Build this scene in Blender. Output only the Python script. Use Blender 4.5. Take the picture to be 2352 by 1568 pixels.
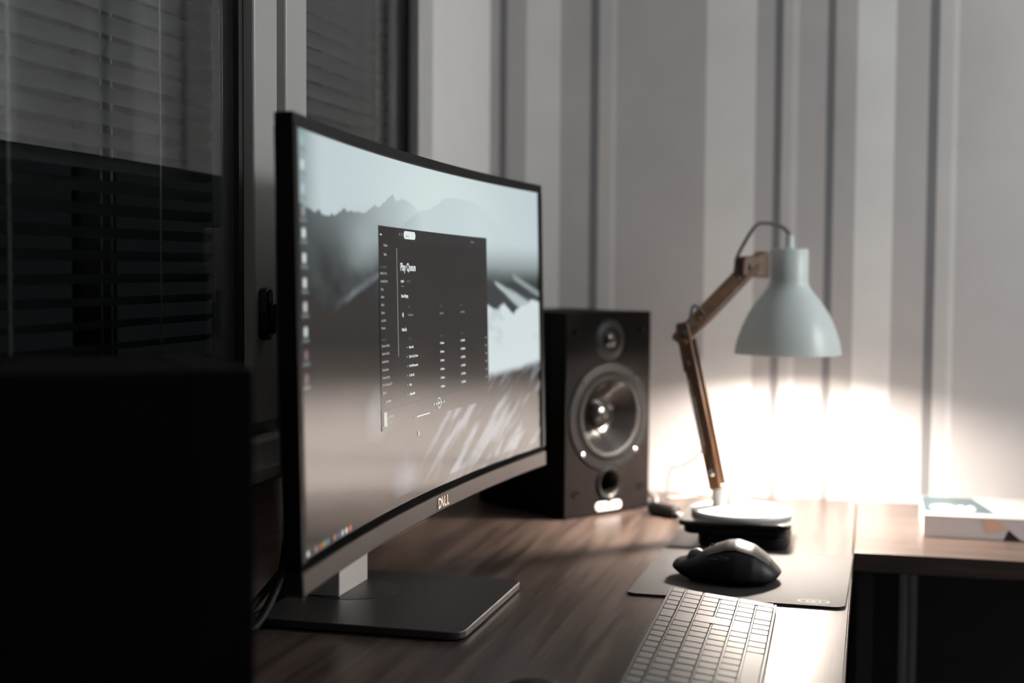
import bpy, bmesh, math, random
import numpy as np
from mathutils import Vector, Matrix
R = math.radians
random.seed(4)
S = bpy.context.scene
for o in list(bpy.data.objects): bpy.data.objects.remove(o)
COL = S.collection

# ------------------------------------------------------------------ camera
cam_d = bpy.data.cameras.new('camera'); cam = bpy.data.objects.new('camera', cam_d); COL.objects.link(cam)
cam_d.sensor_width = 36.0; cam_d.lens = 3213.0 / 2352.0 * 36.0
cam_d.clip_start = .02; cam_d.clip_end = 60
cam.matrix_world = Matrix.Translation((0, 0, .36)) @ Matrix.Rotation(R(14.4), 4, 'Z') @ Matrix.Rotation(R(90 - 3.03), 4, 'X') @ Matrix.Rotation(R(.4), 4, 'Z')
cam_d.dof.use_dof = True; cam_d.dof.focus_distance = 1.41; cam_d.dof.aperture_fstop = 2.8; cam_d.dof.aperture_blades = 9
S.camera = cam

# ------------------------------------------------------------------ world: night outside the window
W = bpy.data.worlds.new('night_sky'); S.world = W; W.use_nodes = True
wb = W.node_tree.nodes['Background']; wb.inputs[0].default_value = (.7, .85, .9, 1); wb.inputs[1].default_value = .0065

# ------------------------------------------------------------------ exposure
S.view_settings.view_transform = 'Standard'; S.view_settings.look = 'None'
S.view_settings.exposure = 0.0; S.view_settings.gamma = 1.0; S.view_settings.use_curve_mapping = False
BULB = 1350.0         # emission of the desk lamp's frosted bulb
GLOBE = 55.0          # emission of the added fill lamp's globe
PX, PY, PZ = 1.0, 1.75, .72   # where the added fill lamp hangs

# ------------------------------------------------------------------ materials
def mat(name, col, rough=.5, metal=0.0, spec=.5, emit=None, estr=0.0, coat=0.0, noise=0.0, nscale=40.0, bump=0.0, bscale=200.0, trans=0.0, stretch=None):
    m = bpy.data.materials.new(name); m.use_nodes = True
    nt = m.node_tree; b = nt.nodes['Principled BSDF']
    b.inputs['Base Color'].default_value = (*col, 1); b.inputs['Roughness'].default_value = rough
    b.inputs['Metallic'].default_value = metal; b.inputs['Specular IOR Level'].default_value = spec
    b.inputs['Coat Weight'].default_value = coat; b.inputs['Transmission Weight'].default_value = trans
    if emit: b.inputs['Emission Color'].default_value = (*emit, 1); b.inputs['Emission Strength'].default_value = estr
    tc = nt.nodes.new('ShaderNodeTexCoord')
    src = tc.outputs['Object']
    if stretch:
        mp = nt.nodes.new('ShaderNodeMapping'); mp.inputs['Scale'].default_value = stretch
        nt.links.new(src, mp.inputs[0]); src = mp.outputs[0]
    if noise:
        n = nt.nodes.new('ShaderNodeTexNoise'); n.inputs['Scale'].default_value = nscale; n.inputs['Detail'].default_value = 4
        nt.links.new(src, n.inputs['Vector'])
        mx = nt.nodes.new('ShaderNodeMix'); mx.data_type = 'RGBA'
        mx.inputs[6].default_value = (*[c * (1 - noise) for c in col], 1); mx.inputs[7].default_value = (*[min(1, c * (1 + noise)) for c in col], 1)
        nt.links.new(n.outputs[0], mx.inputs[0]); nt.links.new(mx.outputs[2], b.inputs['Base Color'])
    if bump:
        n2 = nt.nodes.new('ShaderNodeTexNoise'); n2.inputs['Scale'].default_value = bscale; n2.inputs['Detail'].default_value = 3
        nt.links.new(src, n2.inputs['Vector'])
        bp = nt.nodes.new('ShaderNodeBump'); bp.inputs['Strength'].default_value = bump; bp.inputs['Distance'].default_value = .001
        nt.links.new(n2.outputs[0], bp.inputs['Height']); nt.links.new(bp.outputs[0], b.inputs['Normal'])
    return m

def wood_mat(name, c0, c1, axis, rough=.3, spec=.5, fine=1.0):
    m = bpy.data.materials.new(name); m.use_nodes = True
    nt = m.node_tree; b = nt.nodes['Principled BSDF']; L = nt.links.new
    tc = nt.nodes.new('ShaderNodeTexCoord'); mp = nt.nodes.new('ShaderNodeMapping')
    sc = [46 * fine] * 3; sc[axis] = 2.2 * fine; mp.inputs['Scale'].default_value = sc
    L(tc.outputs['Object'], mp.inputs[0])
    n = nt.nodes.new('ShaderNodeTexNoise'); n.inputs['Scale'].default_value = 1.0; n.inputs['Detail'].default_value = 6; n.inputs['Roughness'].default_value = .62; n.inputs['Distortion'].default_value = .6
    L(mp.outputs[0], n.inputs['Vector'])
    mp2 = nt.nodes.new('ShaderNodeMapping'); s2 = [400 * fine] * 3; s2[axis] = 9 * fine; mp2.inputs['Scale'].default_value = s2; L(tc.outputs['Object'], mp2.inputs[0])
    n2 = nt.nodes.new('ShaderNodeTexNoise'); n2.inputs['Scale'].default_value = 1.0; n2.inputs['Detail'].default_value = 3; L(mp2.outputs[0], n2.inputs['Vector'])
    ad = nt.nodes.new('ShaderNodeMath'); ad.operation = 'MULTIPLY_ADD'; ad.inputs[1].default_value = .35; L(n2.outputs[0], ad.inputs[0]); L(n.outputs[0], ad.inputs[2])
    cr = nt.nodes.new('ShaderNodeValToRGB'); cr.color_ramp.elements[0].position = .54; cr.color_ramp.elements[1].position = .80
    cr.color_ramp.elements[0].color = (*c0, 1); cr.color_ramp.elements[1].color = (*c1, 1)
    L(ad.outputs[0], cr.inputs[0]); L(cr.outputs[0], b.inputs['Base Color'])
    b.inputs['Roughness'].default_value = rough; b.inputs['Specular IOR Level'].default_value = spec
    bp = nt.nodes.new('ShaderNodeBump'); bp.inputs['Strength'].default_value = .12; bp.inputs['Distance'].default_value = .001
    L(ad.outputs[0], bp.inputs['Height']); L(bp.outputs[0], b.inputs['Normal'])
    return m

M = {}
M['desk'] = wood_mat('walnut_laminate', (.040, .0275, .0235), (.112, .079, .065), 1, .34)
M['desk_x'] = wood_mat('walnut_laminate_return', (.040, .0275, .0235), (.112, .079, .065), 0, .34)
M['arm_wood'] = wood_mat('beech_arm', (.072, .032, .013), (.145, .070, .030), 2, .45, fine=2)
M['orange_wood'] = wood_mat('orange_oak', (.50, .24, .10), (.66, .37, .18), 1, .4)
M['black_plastic'] = mat('black_plastic', (.006, .0057, .0055), .4, spec=.3, bump=.15, bscale=900)
M['black_gloss'] = mat('black_gloss', (.008, .008, .008), .06, coat=.4, noise=.2)
M['bezel_black'] = mat('bezel_black', (.005, .0045, .0047), .5, spec=.15, noise=.2)
M['bezel_matte'] = mat('bezel_gap_matte', (.004, .004, .004), .9, spec=.02, noise=.2)
M['bezel_silver'] = mat('bezel_silver', (.062, .051, .0495), .42, metal=.85, bump=.08, bscale=1500)
M['chrome'] = mat('chrome', (.82, .80, .78), .12, metal=1.0, noise=.05)
M['stand_dark'] = mat('stand_satin', (.07, .066, .067), .4, metal=.6, bump=.1, bscale=2000)
M['stand_silver'] = mat('stand_silver', (.72, .67, .65), .42, metal=.2, bump=.1, bscale=1800)
M['pvc'] = mat('white_pvc', (.44, .44, .435), .35, noise=.04)
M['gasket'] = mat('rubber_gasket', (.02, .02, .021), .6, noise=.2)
M['slat'] = mat('slat_paint', (.3, .3, .31), .45, noise=.06, nscale=15)
M['cord_pale'] = mat('blind_cord', (.45, .44, .43), .7, noise=.1)
M['shade'] = mat('shade_enamel', (.57, .63, .63), .38, noise=.03)
M['shade_in'] = mat('shade_white_lining', (.85, .84, .82), .5, noise=.02)
M['white_enamel'] = mat('white_enamel', (.82, .81, .79), .3, noise=.02)
M['bulb'] = mat('frosted_bulb', (.9, .9, .9), .5, emit=(1.0, .875, .77), estr=BULB, noise=.02)
M['globe'] = mat('fill_lamp_globe', (.9, .9, .9), .4, emit=(.97, 1.0, 1.0), estr=GLOBE, noise=.02)
M['cable_grey'] = mat('cable_grey', (.06, .055, .06), .55, noise=.15)
M['rubber'] = mat('black_rubber', (.007, .0067, .007), .6, spec=.25, noise=.2)
M['baffle'] = mat('black_ash_vinyl', (.0060, .0047, .0044), .5, spec=.06, noise=.35, nscale=3, stretch=(60, 60, 4), bump=.1, bscale=30)
M['spk_side'] = mat('speaker_side_vinyl', (.003, .0028, .0027), .6, spec=.06, noise=.3, nscale=3, stretch=(60, 60, 4))
M['spk_ring'] = mat('driver_ring', (.009, .0085, .009), .4, spec=.15, noise=.15)
M['cone'] = mat('driver_cone', (.006, .0055, .0055), .2, coat=.3, noise=.1)
M['badge'] = mat('badge_white', (.80, .78, .74), .35, noise=.03)
M['mousepad'] = mat('mousepad_cloth', (.025, .0235, .0226), .6, spec=.28, bump=.5, bscale=1400, noise=.08, nscale=600)
M['pad_edge'] = mat('mousepad_rubber_edge', (.012, .012, .012), .7, noise=.2)
M['pad_print'] = mat('mousepad_print', (.42, .40, .39), .6, noise=.05)
M['mouse_body'] = mat('mouse_plastic', (.0035, .0033, .0035), .42, spec=.2, noise=.2)
M['mouse_top'] = mat('mouse_soft_top', (.024, .0215, .020), .36, noise=.1)
M['kb_body'] = mat('keyboard_silver', (.14, .131, .125), .36, metal=.2, bump=.06, bscale=2500)
M['kb_key'] = mat('key_silver', (.185, .173, .167), .4, bump=.06, bscale=2500)
M['kb_well'] = mat('key_well_black', (.006, .006, .008), .7, noise=.2)
M['book_white'] = mat('book_cover_white', (.42, .42, .41), .3, noise=.03)
M['book_teal'] = mat('book_print_teal', (.045, .080, .092), .35, noise=.05)
M['book_spine'] = mat('book_spine_grey', (.78, .73, .74), .4, noise=.06)
M['book_orange'] = mat('book_print_orange', (.92, .60, .46), .4, noise=.05)
M['book_black'] = mat('book_print_black', (.02, .018, .025), .4, noise=.1)
M['pages'] = mat('book_pages', (.70, .67, .62), .7, noise=.1, nscale=4, stretch=(1, 1, 900))
M['dark_panel'] = mat('dark_laminate', (.034, .032, .033), .5, noise=.15)
M['steel'] = mat('brushed_leg', (.30, .31, .32), .35, metal=.7, noise=.1)
M['plaster'] = mat('ceiling_plaster', (.72, .715, .70), .8, noise=.03, bump=.2, bscale=80)
M['wall_plain'] = mat('wallpaper_plain', (.66, .655, .645), .75, noise=.05, nscale=25, bump=.2, bscale=300)
M['sill'] = mat('sill_stone', (.40, .385, .37), .4, noise=.1, nscale=60)
M['outside_post'] = mat('outside_dark', (.004, .004, .004), .9, noise=.1)
M['white_sheet'] = mat('white_laminate', (.78, .765, .75), .4, noise=.03)

def glass_mat():
    m = bpy.data.materials.new('window_glass'); m.use_nodes = True
    b = m.node_tree.nodes['Principled BSDF']
    b.inputs['Base Color'].default_value = (.93, .97, .97, 1); b.inputs['Roughness'].default_value = 0.0
    b.inputs['Transmission Weight'].default_value = 1.0; b.inputs['IOR'].default_value = 1.45
    return m
M['glass'] = glass_mat()

def wallpaper_mat():
    m = bpy.data.materials.new('striped_wallpaper'); m.use_nodes = True
    nt = m.node_tree; b = nt.nodes['Principled BSDF']; L = nt.links.new
    tc = nt.nodes.new('ShaderNodeTexCoord'); sp = nt.nodes.new('ShaderNodeSeparateXYZ'); L(tc.outputs['Object'], sp.inputs[0])
    k = .9912
    a = nt.nodes.new('ShaderNodeMath'); a.operation = 'ADD'; a.inputs[1].default_value = .4513 * k + .5305 * k * 4; L(sp.outputs[0], a.inputs[0])
    d = nt.nodes.new('ShaderNodeMath'); d.operation = 'DIVIDE'; d.inputs[1].default_value = .5305 * k; L(a.outputs[0], d.inputs[0])
    f = nt.nodes.new('ShaderNodeMath'); f.operation = 'FRACT'; L(d.outputs[0], f.inputs[0])
    cr = nt.nodes.new('ShaderNodeValToRGB'); cr.color_ramp.interpolation = 'CONSTANT'
    DK, MD, ML, TL, LT = (.185, .184, .192), (.48, .466, .466), (.53, .520, .518), (.62, .615, .61), (.76, .755, .745)
    st = [(-.4513, DK), (-.4368, ML), (-.4165, TL), (-.4078, MD), (-.2637, LT), (-.1854, MD), (-.1567, DK), (-.1444, ML), (-.1281, TL),
          (-.1186, MD), (-.0755, DK), (-.0635, MD), (-.0302, LT), (.0291, MD)]
    el = cr.color_ramp.elements
    while len(el) < len(st): el.new(.5)
    for e, (x, c) in zip(el, st): pass
    for i, (x, c) in enumerate(st):
        el[i].position = (x + .4513) / .5305; el[i].color = (*c, 1)
    L(f.outputs[0], cr.inputs[0])
    n = nt.nodes.new('ShaderNodeTexNoise'); n.inputs['Scale'].default_value = 9; n.inputs['Detail'].default_value = 5; L(tc.outputs['Object'], n.inputs['Vector'])
    mr = nt.nodes.new('ShaderNodeMapRange'); mr.inputs[3].default_value = .9; mr.inputs[4].default_value = 1.1; L(n.outputs[0], mr.inputs[0])
    mx = nt.nodes.new('ShaderNodeVectorMath'); mx.operation = 'SCALE'; L(cr.outputs[0], mx.inputs[0]); L(mr.outputs[0], mx.inputs['Scale'])
    L(mx.outputs[0], b.inputs['Base Color']); b.inputs['Roughness'].default_value = .7; b.inputs['Specular IOR Level'].default_value = .25
    n2 = nt.nodes.new('ShaderNodeTexNoise'); n2.inputs['Scale'].default_value = 260; L(tc.outputs['Object'], n2.inputs['Vector'])
    bp = nt.nodes.new('ShaderNodeBump'); bp.inputs['Strength'].default_value = .15; bp.inputs['Distance'].default_value = .001
    L(n2.outputs[0], bp.inputs['Height']); L(bp.outputs[0], b.inputs['Normal'])
    return m
M['wallpaper'] = wallpaper_mat()

# ------------------------------------------------------------------ helpers
class MB:
    def __init__(s): s.v = []; s.f = []; s.m = []
    def add(s, vs, fs, mi=0):
        k = len(s.v); s.v += [tuple(p) for p in vs]; s.f += [tuple(i + k for i in f) for f in fs]; s.m += [mi] * len(fs); return s
    def box(s, x0, x1, y0, y1, z0, z1, mi=0):
        return s.add([(x0, y0, z0), (x1, y0, z0), (x1, y1, z0), (x0, y1, z0), (x0, y0, z1), (x1, y0, z1), (x1, y1, z1), (x0, y1, z1)],
                     [(0, 3, 2, 1), (4, 5, 6, 7), (0, 1, 5, 4), (1, 2, 6, 5), (2, 3, 7, 6), (3, 0, 4, 7)], mi)
    def lathe(s, prof, c=(0, 0, 0), n=40, mtx=None, mi=0, close=False, caps=True):
        vs = []; fs = []; c = Vector(c); k = len(prof)
        for i in range(n):
            a = 2 * math.pi * i / n
            for r, z in prof:
                p = Vector((r * math.cos(a), r * math.sin(a), z))
                vs.append((mtx @ p if mtx else p) + c)
        for i in range(n):
            j = (i + 1) % n
            for q in range(k - 1): fs.append((i * k + q, j * k + q, j * k + q + 1, i * k + q + 1))
            if close: fs.append((i * k + k - 1, j * k + k - 1, j * k, i * k))
        s.add(vs, fs, mi)
        if not close and caps:
            if prof[0][0] > 1e-6: s.add([vs[i * k] for i in range(n)], [tuple(reversed(range(n)))], mi)
            if prof[-1][0] > 1e-6: s.add([vs[i * k + k - 1] for i in range(n)], [tuple(range(n))], mi)
        return s
    def tube(s, pts, r, n=10, mi=0):
        pts = [Vector(p) for p in pts]; vs = []; fs = []
        up = Vector((.13, .27, .95)).normalized()
        for i, p in enumerate(pts):
            t = (pts[min(i + 1, len(pts) - 1)] - pts[max(i - 1, 0)]).normalized()
            a = t.cross(up); a = a.normalized() if a.length > 1e-4 else t.orthogonal().normalized(); b = t.cross(a)
            rr = r[i] if isinstance(r, (list, tuple)) else r
            for q in range(n):
                g = 2 * math.pi * q / n; vs.append(p + a * rr * math.cos(g) + b * rr * math.sin(g))
        for i in range(len(pts) - 1):
            for q in range(n):
                w = (q + 1) % n; fs.append((i * n + q, i * n + w, (i + 1) * n + w, (i + 1) * n + q))
        fs.append(tuple(reversed(range(n)))); fs.append(tuple((len(pts) - 1) * n + q for q in range(n)))
        return s.add(vs, fs, mi)
    def prism(s, outline, z0, z1, mtx=None, mi=0):     # outline ccw in xy
        n = len(outline)
        vs = [Vector((x, y, z0)) for x, y in outline] + [Vector((x, y, z1)) for x, y in outline]
        if mtx: vs = [mtx @ p for p in vs]
        fs = [tuple(reversed(range(n))), tuple(range(n, 2 * n))] + [(i, (i + 1) % n, (i + 1) % n + n, i + n) for i in range(n)]
        return s.add(vs, fs, mi)
    def beam(s, a, b, w, d, side=(0, 1, 0), mi=0):     # bar from a to b, w in the plane, d along side
        a = Vector(a); b = Vector(b); t = (b - a).normalized(); sd = Vector(side); sd = (sd - t * sd.dot(t)).normalized(); u = sd.cross(t)
        vs = [p + u * (i * w / 2) + sd * (j * d / 2) for p in (a, b) for i, j in ((-1, -1), (1, -1), (1, 1), (-1, 1))]
        return s.add(vs, [(3, 2, 1, 0), (4, 5, 6, 7), (0, 1, 5, 4), (1, 2, 6, 5), (2, 3, 7, 6), (3, 0, 4, 7)], mi)
    def build(s, name, mats, parent=None, smooth=False, bevel=0.0, seg=2, subsurf=0, world=True):
        me = bpy.data.meshes.new(name)
        off = Vector(parent_origin(parent)) if (parent and world) else Vector((0, 0, 0))
        me.from_pydata([tuple(Vector(p) - off) for p in s.v], [], s.f)
        if not isinstance(mats, (list, tuple)): mats = [mats]
        for m_ in mats: me.materials.append(M[m_])
        for p, mi in zip(me.polygons, s.m): p.material_index = mi
        bm = bmesh.new(); bm.from_mesh(me); bmesh.ops.recalc_face_normals(bm, faces=bm.faces); bm.to_mesh(me); bm.free()
        o = bpy.data.objects.new(name, me); COL.objects.link(o)
        if parent: o.parent = parent
        if smooth:
            for p in me.polygons: p.use_smooth = True
            if smooth is not True: me.set_sharp_from_angle(angle=R(smooth))
        if bevel:
            b = o.modifiers.new('bevel', 'BEVEL'); b.width = bevel; b.segments = seg; b.limit_method = 'ANGLE'; b.angle_limit = R(40)
            for p in me.polygons: p.use_smooth = True
            me.set_sharp_from_angle(angle=R(40)); b.harden_normals = False
        if subsurf:
            b = o.modifiers.new('subdivision', 'SUBSURF'); b.levels = subsurf; b.render_levels = subsurf
        return o

def parent_origin(p):
    v = Vector((0, 0, 0))
    while p is not None: v += p.location; p = p.parent
    return v
def thing(name, label, cat, loc=(0, 0, 0), group=None):
    o = bpy.data.objects.new(name, None); COL.objects.link(o); o.location = loc; o.empty_display_size = .02
    o['label'] = label; o['category'] = cat
    if group: o['group'] = group
    return o
def tag(o, label, cat, group=None):
    o['label'] = label; o['category'] = cat
    if group: o['group'] = group
    return o
def struct(o, label=None, cat=None):
    o['kind'] = 'structure'
    if label: o['label'] = label
    if cat: o['category'] = cat
    return o
def rrect(x0, x1, y0, y1, r, n=8):
    out = []
    for cx, cy, a0 in ((x1 - r, y1 - r, 0), (x0 + r, y1 - r, 90), (x0 + r, y0 + r, 180), (x1 - r, y0 + r, 270)):
        for i in range(n + 1):
            a = R(a0 + 90 * i / n); out.append((cx + r * math.cos(a), cy + r * math.sin(a)))
    return out
def smooth_path(pts, n=8):                              # Catmull-Rom
    P = [Vector(p) for p in pts]; P = [P[0] * 2 - P[1]] + P + [P[-1] * 2 - P[-2]]; out = []
    for i in range(1, len(P) - 2):
        for k in range(n):
            t = k / n; a, b, c, d = P[i - 1:i + 3]
            out.append(.5 * ((2 * b) + (c - a) * t + (2 * a - 5 * b + 4 * c - d) * t * t + (3 * b - a - 3 * c + d) * t ** 3))
    out.append(P[-2]); return out
_tcache = {}
def text_mesh(body, bold=0.0):                          # (verts, faces), size 1, left-aligned at baseline
    key = (body, bold)
    if key not in _tcache:
        cu = bpy.data.curves.new('t', 'FONT'); cu.body = body; cu.size = 1; cu.offset = bold; cu.resolution_u = 3
        ob = bpy.data.objects.new('t', cu); COL.objects.link(ob); bpy.context.view_layer.update()
        me = bpy.data.meshes.new_from_object(ob.evaluated_get(bpy.context.evaluated_depsgraph_get()))
        _tcache[key] = ([tuple(v.co) for v in me.vertices], [tuple(p.vertices) for p in me.polygons])
        bpy.data.objects.remove(ob); bpy.data.curves.remove(cu); bpy.data.meshes.remove(me)
    return _tcache[key]

# ------------------------------------------------------------------ the room
XW, YB, ZF, ZC = -.615, 2.24, -.74, 1.78
XR, YF = 1.75, -1.5
struct(MB().box(XW - .3, XR + .1, YF - .1, YB + .1, ZF - .05, ZF).build('floor', 'desk'), 'brown wood laminate floor below the desks', 'floor')
struct(MB().box(XW - .3, XR + .1, YF - .1, YB + .1, ZC, ZC + .05).build('ceiling', 'plaster'), 'plain white plaster ceiling', 'ceiling')
struct(MB().box(XW - .3, XR + .1, YB, YB + .1, ZF, ZC).build('wall_back', 'wallpaper'), 'wall papered in vertical grey and white stripes behind the lamp', 'wall')
struct(MB().box(XR, XR + .1, YF, YB, ZF, ZC).build('wall_right', 'wall_plain'), 'plain pale wall opposite the window', 'wall')
struct(MB().box(XW, XR, YF - .1, YF, ZF, ZC).build('wall_front', 'wall_plain'), 'plain pale wall behind the viewer', 'wall')
# window opening in the left wall
WY0, WY1, WZ0, WZ1 = .40, 1.905, .20, 1.40
w = MB()
w.box(XW - .12, XW, YF, YB, ZF, WZ0); w.box(XW - .12, XW, YF, YB, WZ1, ZC)
w.box(XW - .12, XW, YF, WY0, WZ0, WZ1); w.box(XW - .12, XW, WY1, YB, WZ0, WZ1)
struct(w.build('wall_left', 'wall_plain'), 'pale wall around the dark window', 'wall')
trim = MB().box(XW - .004, XW + .030, WY0 - .03, WY1 + .03, .155, .187).build('trim_1', 'sill', bevel=.004)
struct(trim, 'narrow window sill board behind the monitor', 'sill')
bb = MB().box(XW, XW + .003, YF, YB, 0, .133).build('trim_2', 'desk'); struct(bb, 'brown laminate splashboard along the wall behind the monitor', 'trim')

def window(name, label, y0, y1, handle=None):
    r = thing(name, label, 'window', (XW, (y0 + y1) / 2, WZ0)); r['kind'] = 'structure'
    fx = -.600                                          # room face of the sash
    for a, b in ((y0, y0 + .057), (y1 - .057, y1)):
        MB().box(fx - .05, fx, a, b, WZ0, WZ1).build('sash_stile', 'pvc', r, bevel=.0025)
    for a, b in ((WZ0, WZ0 + .055), (WZ1 - .055, WZ1)):
        MB().box(fx - .05, fx, y0 + .057, y1 - .057, a, b).build('sash_rail', 'pvc', r, bevel=.0025)
    gx = fx - .0115; gy0, gy1, gz0, gz1 = y0 + .057, y1 - .057, WZ0 + .055, WZ1 - .055
    g = MB(); t = .011
    g.box(gx - .006, gx, gy0, gy0 + t, gz0, gz1); g.box(gx - .006, gx, gy1 - t, gy1, gz0, gz1)
    g.box(gx - .006, gx, gy0 + t, gy1 - t, gz0, gz0 + t); g.box(gx - .006, gx, gy0 + t, gy1 - t, gz1 - t, gz1)
    g.build('gasket', 'gasket', r)
    for x in (gx - .0065,):
        MB().box(x - .004, x, gy0, gy1, gz0, gz1).build('glass_pane', 'glass', r)
    if handle:
        hy, hz = handle
        m3 = Matrix(((0, 0, 1), (1, 0, 0), (0, 1, 0)))
        h = MB(); h.prism(rrect(-.0075, .0075, -.027, .027, .0074), 0, .011, Matrix.Translation((fx, hy, hz)) @ m3.to_4x4())
        ho = h.build('handle', 'black_gloss', r, bevel=.003)
        h = MB(); h.prism(rrect(-.0042, .0042, -.020, .012, .0041), .011, .017, Matrix.Translation((fx, hy, hz)) @ m3.to_4x4())
        h.build('grip', 'black_gloss', ho, bevel=.002)
    return r
window('window_1', 'dark night window with a closed venetian blind, left of the monitor', .45, 1.3537, (1.311, .311))
window('window_2', 'dark window behind the far half of the monitor', 1.375, 1.88)
struct(MB().box(-.66, -.618, 1.3537, 1.375, WZ0, WZ1).build('trim_3', 'pvc'), 'recessed white mullion strip between the two window sashes', 'trim')
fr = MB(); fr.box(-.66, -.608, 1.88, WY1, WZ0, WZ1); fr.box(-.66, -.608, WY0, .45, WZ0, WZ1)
struct(fr.build('trim_4', 'gasket', bevel=.001), 'dark seal along the window frame edge by the corner', 'trim')

def blind(label, y0, y1, cords, group):
    r = thing('venetian_blind', label, 'blind', (-.668, (y0 + y1) / 2, WZ0 + .03), group)
    z = WZ0 + .045; sl = None
    MB().box(-.680, -.656, y0, y1, WZ0 + .03, WZ0 + .038).build('bottom_rail', 'slat', r, bevel=.002)
    th = R(20); wv = .0125
    while z < .95:
        if sl is None:
            b = MB(); N = 6
            for side in (0, 1):
                vs = []
                for i in range(N + 1):
                    t = -1 + 2 * i / N; cx = t * wv; cz = .0016 * (1 - t * t) - side * .0003
                    vs += [(cx * math.cos(th) - cz * math.sin(th), -(y1 - y0) / 2, cx * math.sin(th) + cz * math.cos(th)), (cx * math.cos(th) - cz * math.sin(th), (y1 - y0) / 2, cx * math.sin(th) + cz * math.cos(th))]
                b.add(vs, [(2 * i, 2 * i + 1, 2 * i + 3, 2 * i + 2) for i in range(N)])
            sl = b.build('slat', 'slat', r, smooth=True, world=False); sl.location = (0, 0, z - r.location.z)
        else:
            c = sl.copy(); COL.objects.link(c); c.location = (0, 0, z - r.location.z)
        z += .0205
    for y, x, rad in cords:
        MB().tube([(x, y, WZ0 + .03), (x, y, .6), (x, y, 1.3)], rad, 6).build('ladder_cord', 'cord_pale', r)
    return r
BG = 'venetian blinds in the two window sashes'
blind('grey slatted blind in the left window sash, from the frame edge to the mullion',   .50, 1.347, ((.958, -.652, .0011), (1.197, -.652, .0008), (1.166, -.685, .0011), (1.148, -.685, .0008), (1.315, -.652, .0008)), BG)
blind('grey slatted blind in the narrower window sash between monitor and corner', 1.40, 1.86, ((1.79, -.652, .001), (1.45, -.685, .001)), BG)
tag(MB().box(-.966, -.954, 1.548, 1.640, -.5, 2.2).build('outdoor_board', 'outside_post', bevel=.004), 'dark upright board seen through the gaps of the left blind', 'board')

# ------------------------------------------------------------------ desks
d = thing('desk', 'walnut laminate desk running along the window under the monitor', 'desk', (-.315, 1.1, ZF))
MB().box(-.612, -.0172, -.15, YB - .002, -.025, 0).build('tabletop', 'desk', d, bevel=.0012)
MB().box(-.0172, -.0164, -.15, 1.8245, -.0245, -.0008).build('edge_band', 'desk', d)
MB().box(-.60, -.03, -.12, -.10, ZF, -.025).build('side_panel', 'dark_panel', d)
MB().box(-.60, -.022, 2.19, 2.21, ZF, -.025).build('side_panel', 'dark_panel', d)
MB().box(-.595, -.58, -.10, 2.19, -.45, -.025).build('back_panel', 'dark_panel', d)
d2 = thing('desk', 'shorter walnut desk extending right from the corner below the lamp', 'desk', (.6, 2.03, ZF))
MB().box(-.0156, 1.35, 1.8245, YB - .002, -.025, 0).build('tabletop', 'desk_x', d2, bevel=.0012)
MB().box(-.010, .010, 1.86, 2.22, ZF, -.025).build('side_panel', 'dark_panel', d2)
MB().box(1.30, 1.33, 1.86, 2.22, ZF, -.025).build('side_panel', 'dark_panel', d2)
MB().box(.010, 1.30, 2.19, 2.205, ZF, -.025).build('back_panel', 'dark_panel', d2)
for x, y, zt in ((.068, 2.15, -.025), (.052, 2.06, -.062)):
    MB().box(x - .006, x + .006, y - .006, y + .006, ZF, zt).build('leg', 'steel', d2, bevel=.002)
MB().box(.040, .080, 2.03, 2.17, -.062, -.056).build('leg_bracket', 'dark_panel', d2)

# ------------------------------------------------------------------ curved monitor
SW, SH, RAD = .797, .3345, 3.8
SAG = (SW / 2) ** 2 / 2 / RAD
TH, RO = R(1.5), R(-.6)
P0 = Vector((-.424, 1.396, .295))
NV = Vector((math.cos(TH), 0, math.sin(TH))); UP0 = Vector((-math.sin(TH), 0, math.cos(TH))); AL0 = Vector((0, 1, 0))
AL = AL0 * math.cos(RO) + UP0 * math.sin(RO); UP = UP0 * math.cos(RO) - AL0 * math.sin(RO)
def mp(s, w, off=0.0):                                  # along the screen, up the screen, out of the screen
    return P0 + AL * s + UP * w + NV * (off - (SAG - s * s / 2 / RAD))
mon = thing('monitor', 'wide curved black monitor on a silver stand showing a mountain wallpaper and a music player', 'monitor', (-.49, 1.40, 0))
NS = 48
def curved_bar(s0, s1, w0, w1, o0, o1, n=NS):            # curved box
    b = MB(); vs = []
    for i in range(n + 1):
        s = s0 + (s1 - s0) * i / n
        vs += [mp(s, w0, o0), mp(s, w0, o1), mp(s, w1, o1), mp(s, w1, o0)]
    fs = [(0, 1, 2, 3), (4 * n + 3, 4 * n + 2, 4 * n + 1, 4 * n)]
    for i in range(n):
        for q in range(4): fs.append((4 * i + q, 4 * i + 4 + q, 4 * i + 4 + (q + 1) % 4, 4 * i + (q + 1) % 4))
    return b.add(vs, fs)
HS, HH = SW / 2, SH / 2
BZ = .0115
# bezel: four bars, and the silver chin
curved_bar(-HS - BZ, HS + BZ, HH, HH + .0105, -.014, .002).build('bezel_bar', 'bezel_black', mon, smooth=40, bevel=.0012)
curved_bar(-HS - BZ, HS + BZ, -HH - .0065, -HH, -.014, .0008).build('bezel_bar', 'bezel_matte', mon, smooth=40)
curved_bar(-HS - BZ, -HS, -HH, HH, -.014, .002, 2).build('bezel_bar', 'bezel_black', mon, smooth=40)
curved_bar(HS, HS + BZ, -HH, HH, -.014, .002, 2).build('bezel_bar', 'bezel_black', mon, smooth=40)
chin = curved_bar(-HS - BZ, HS + BZ, -HH - .0255, -HH - .0065, -.014, .0025).build('chin_strip', 'bezel_silver', mon, smooth=40, bevel=.0012)
chin['label'] = 'satin silver strip along the lower edge'
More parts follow.
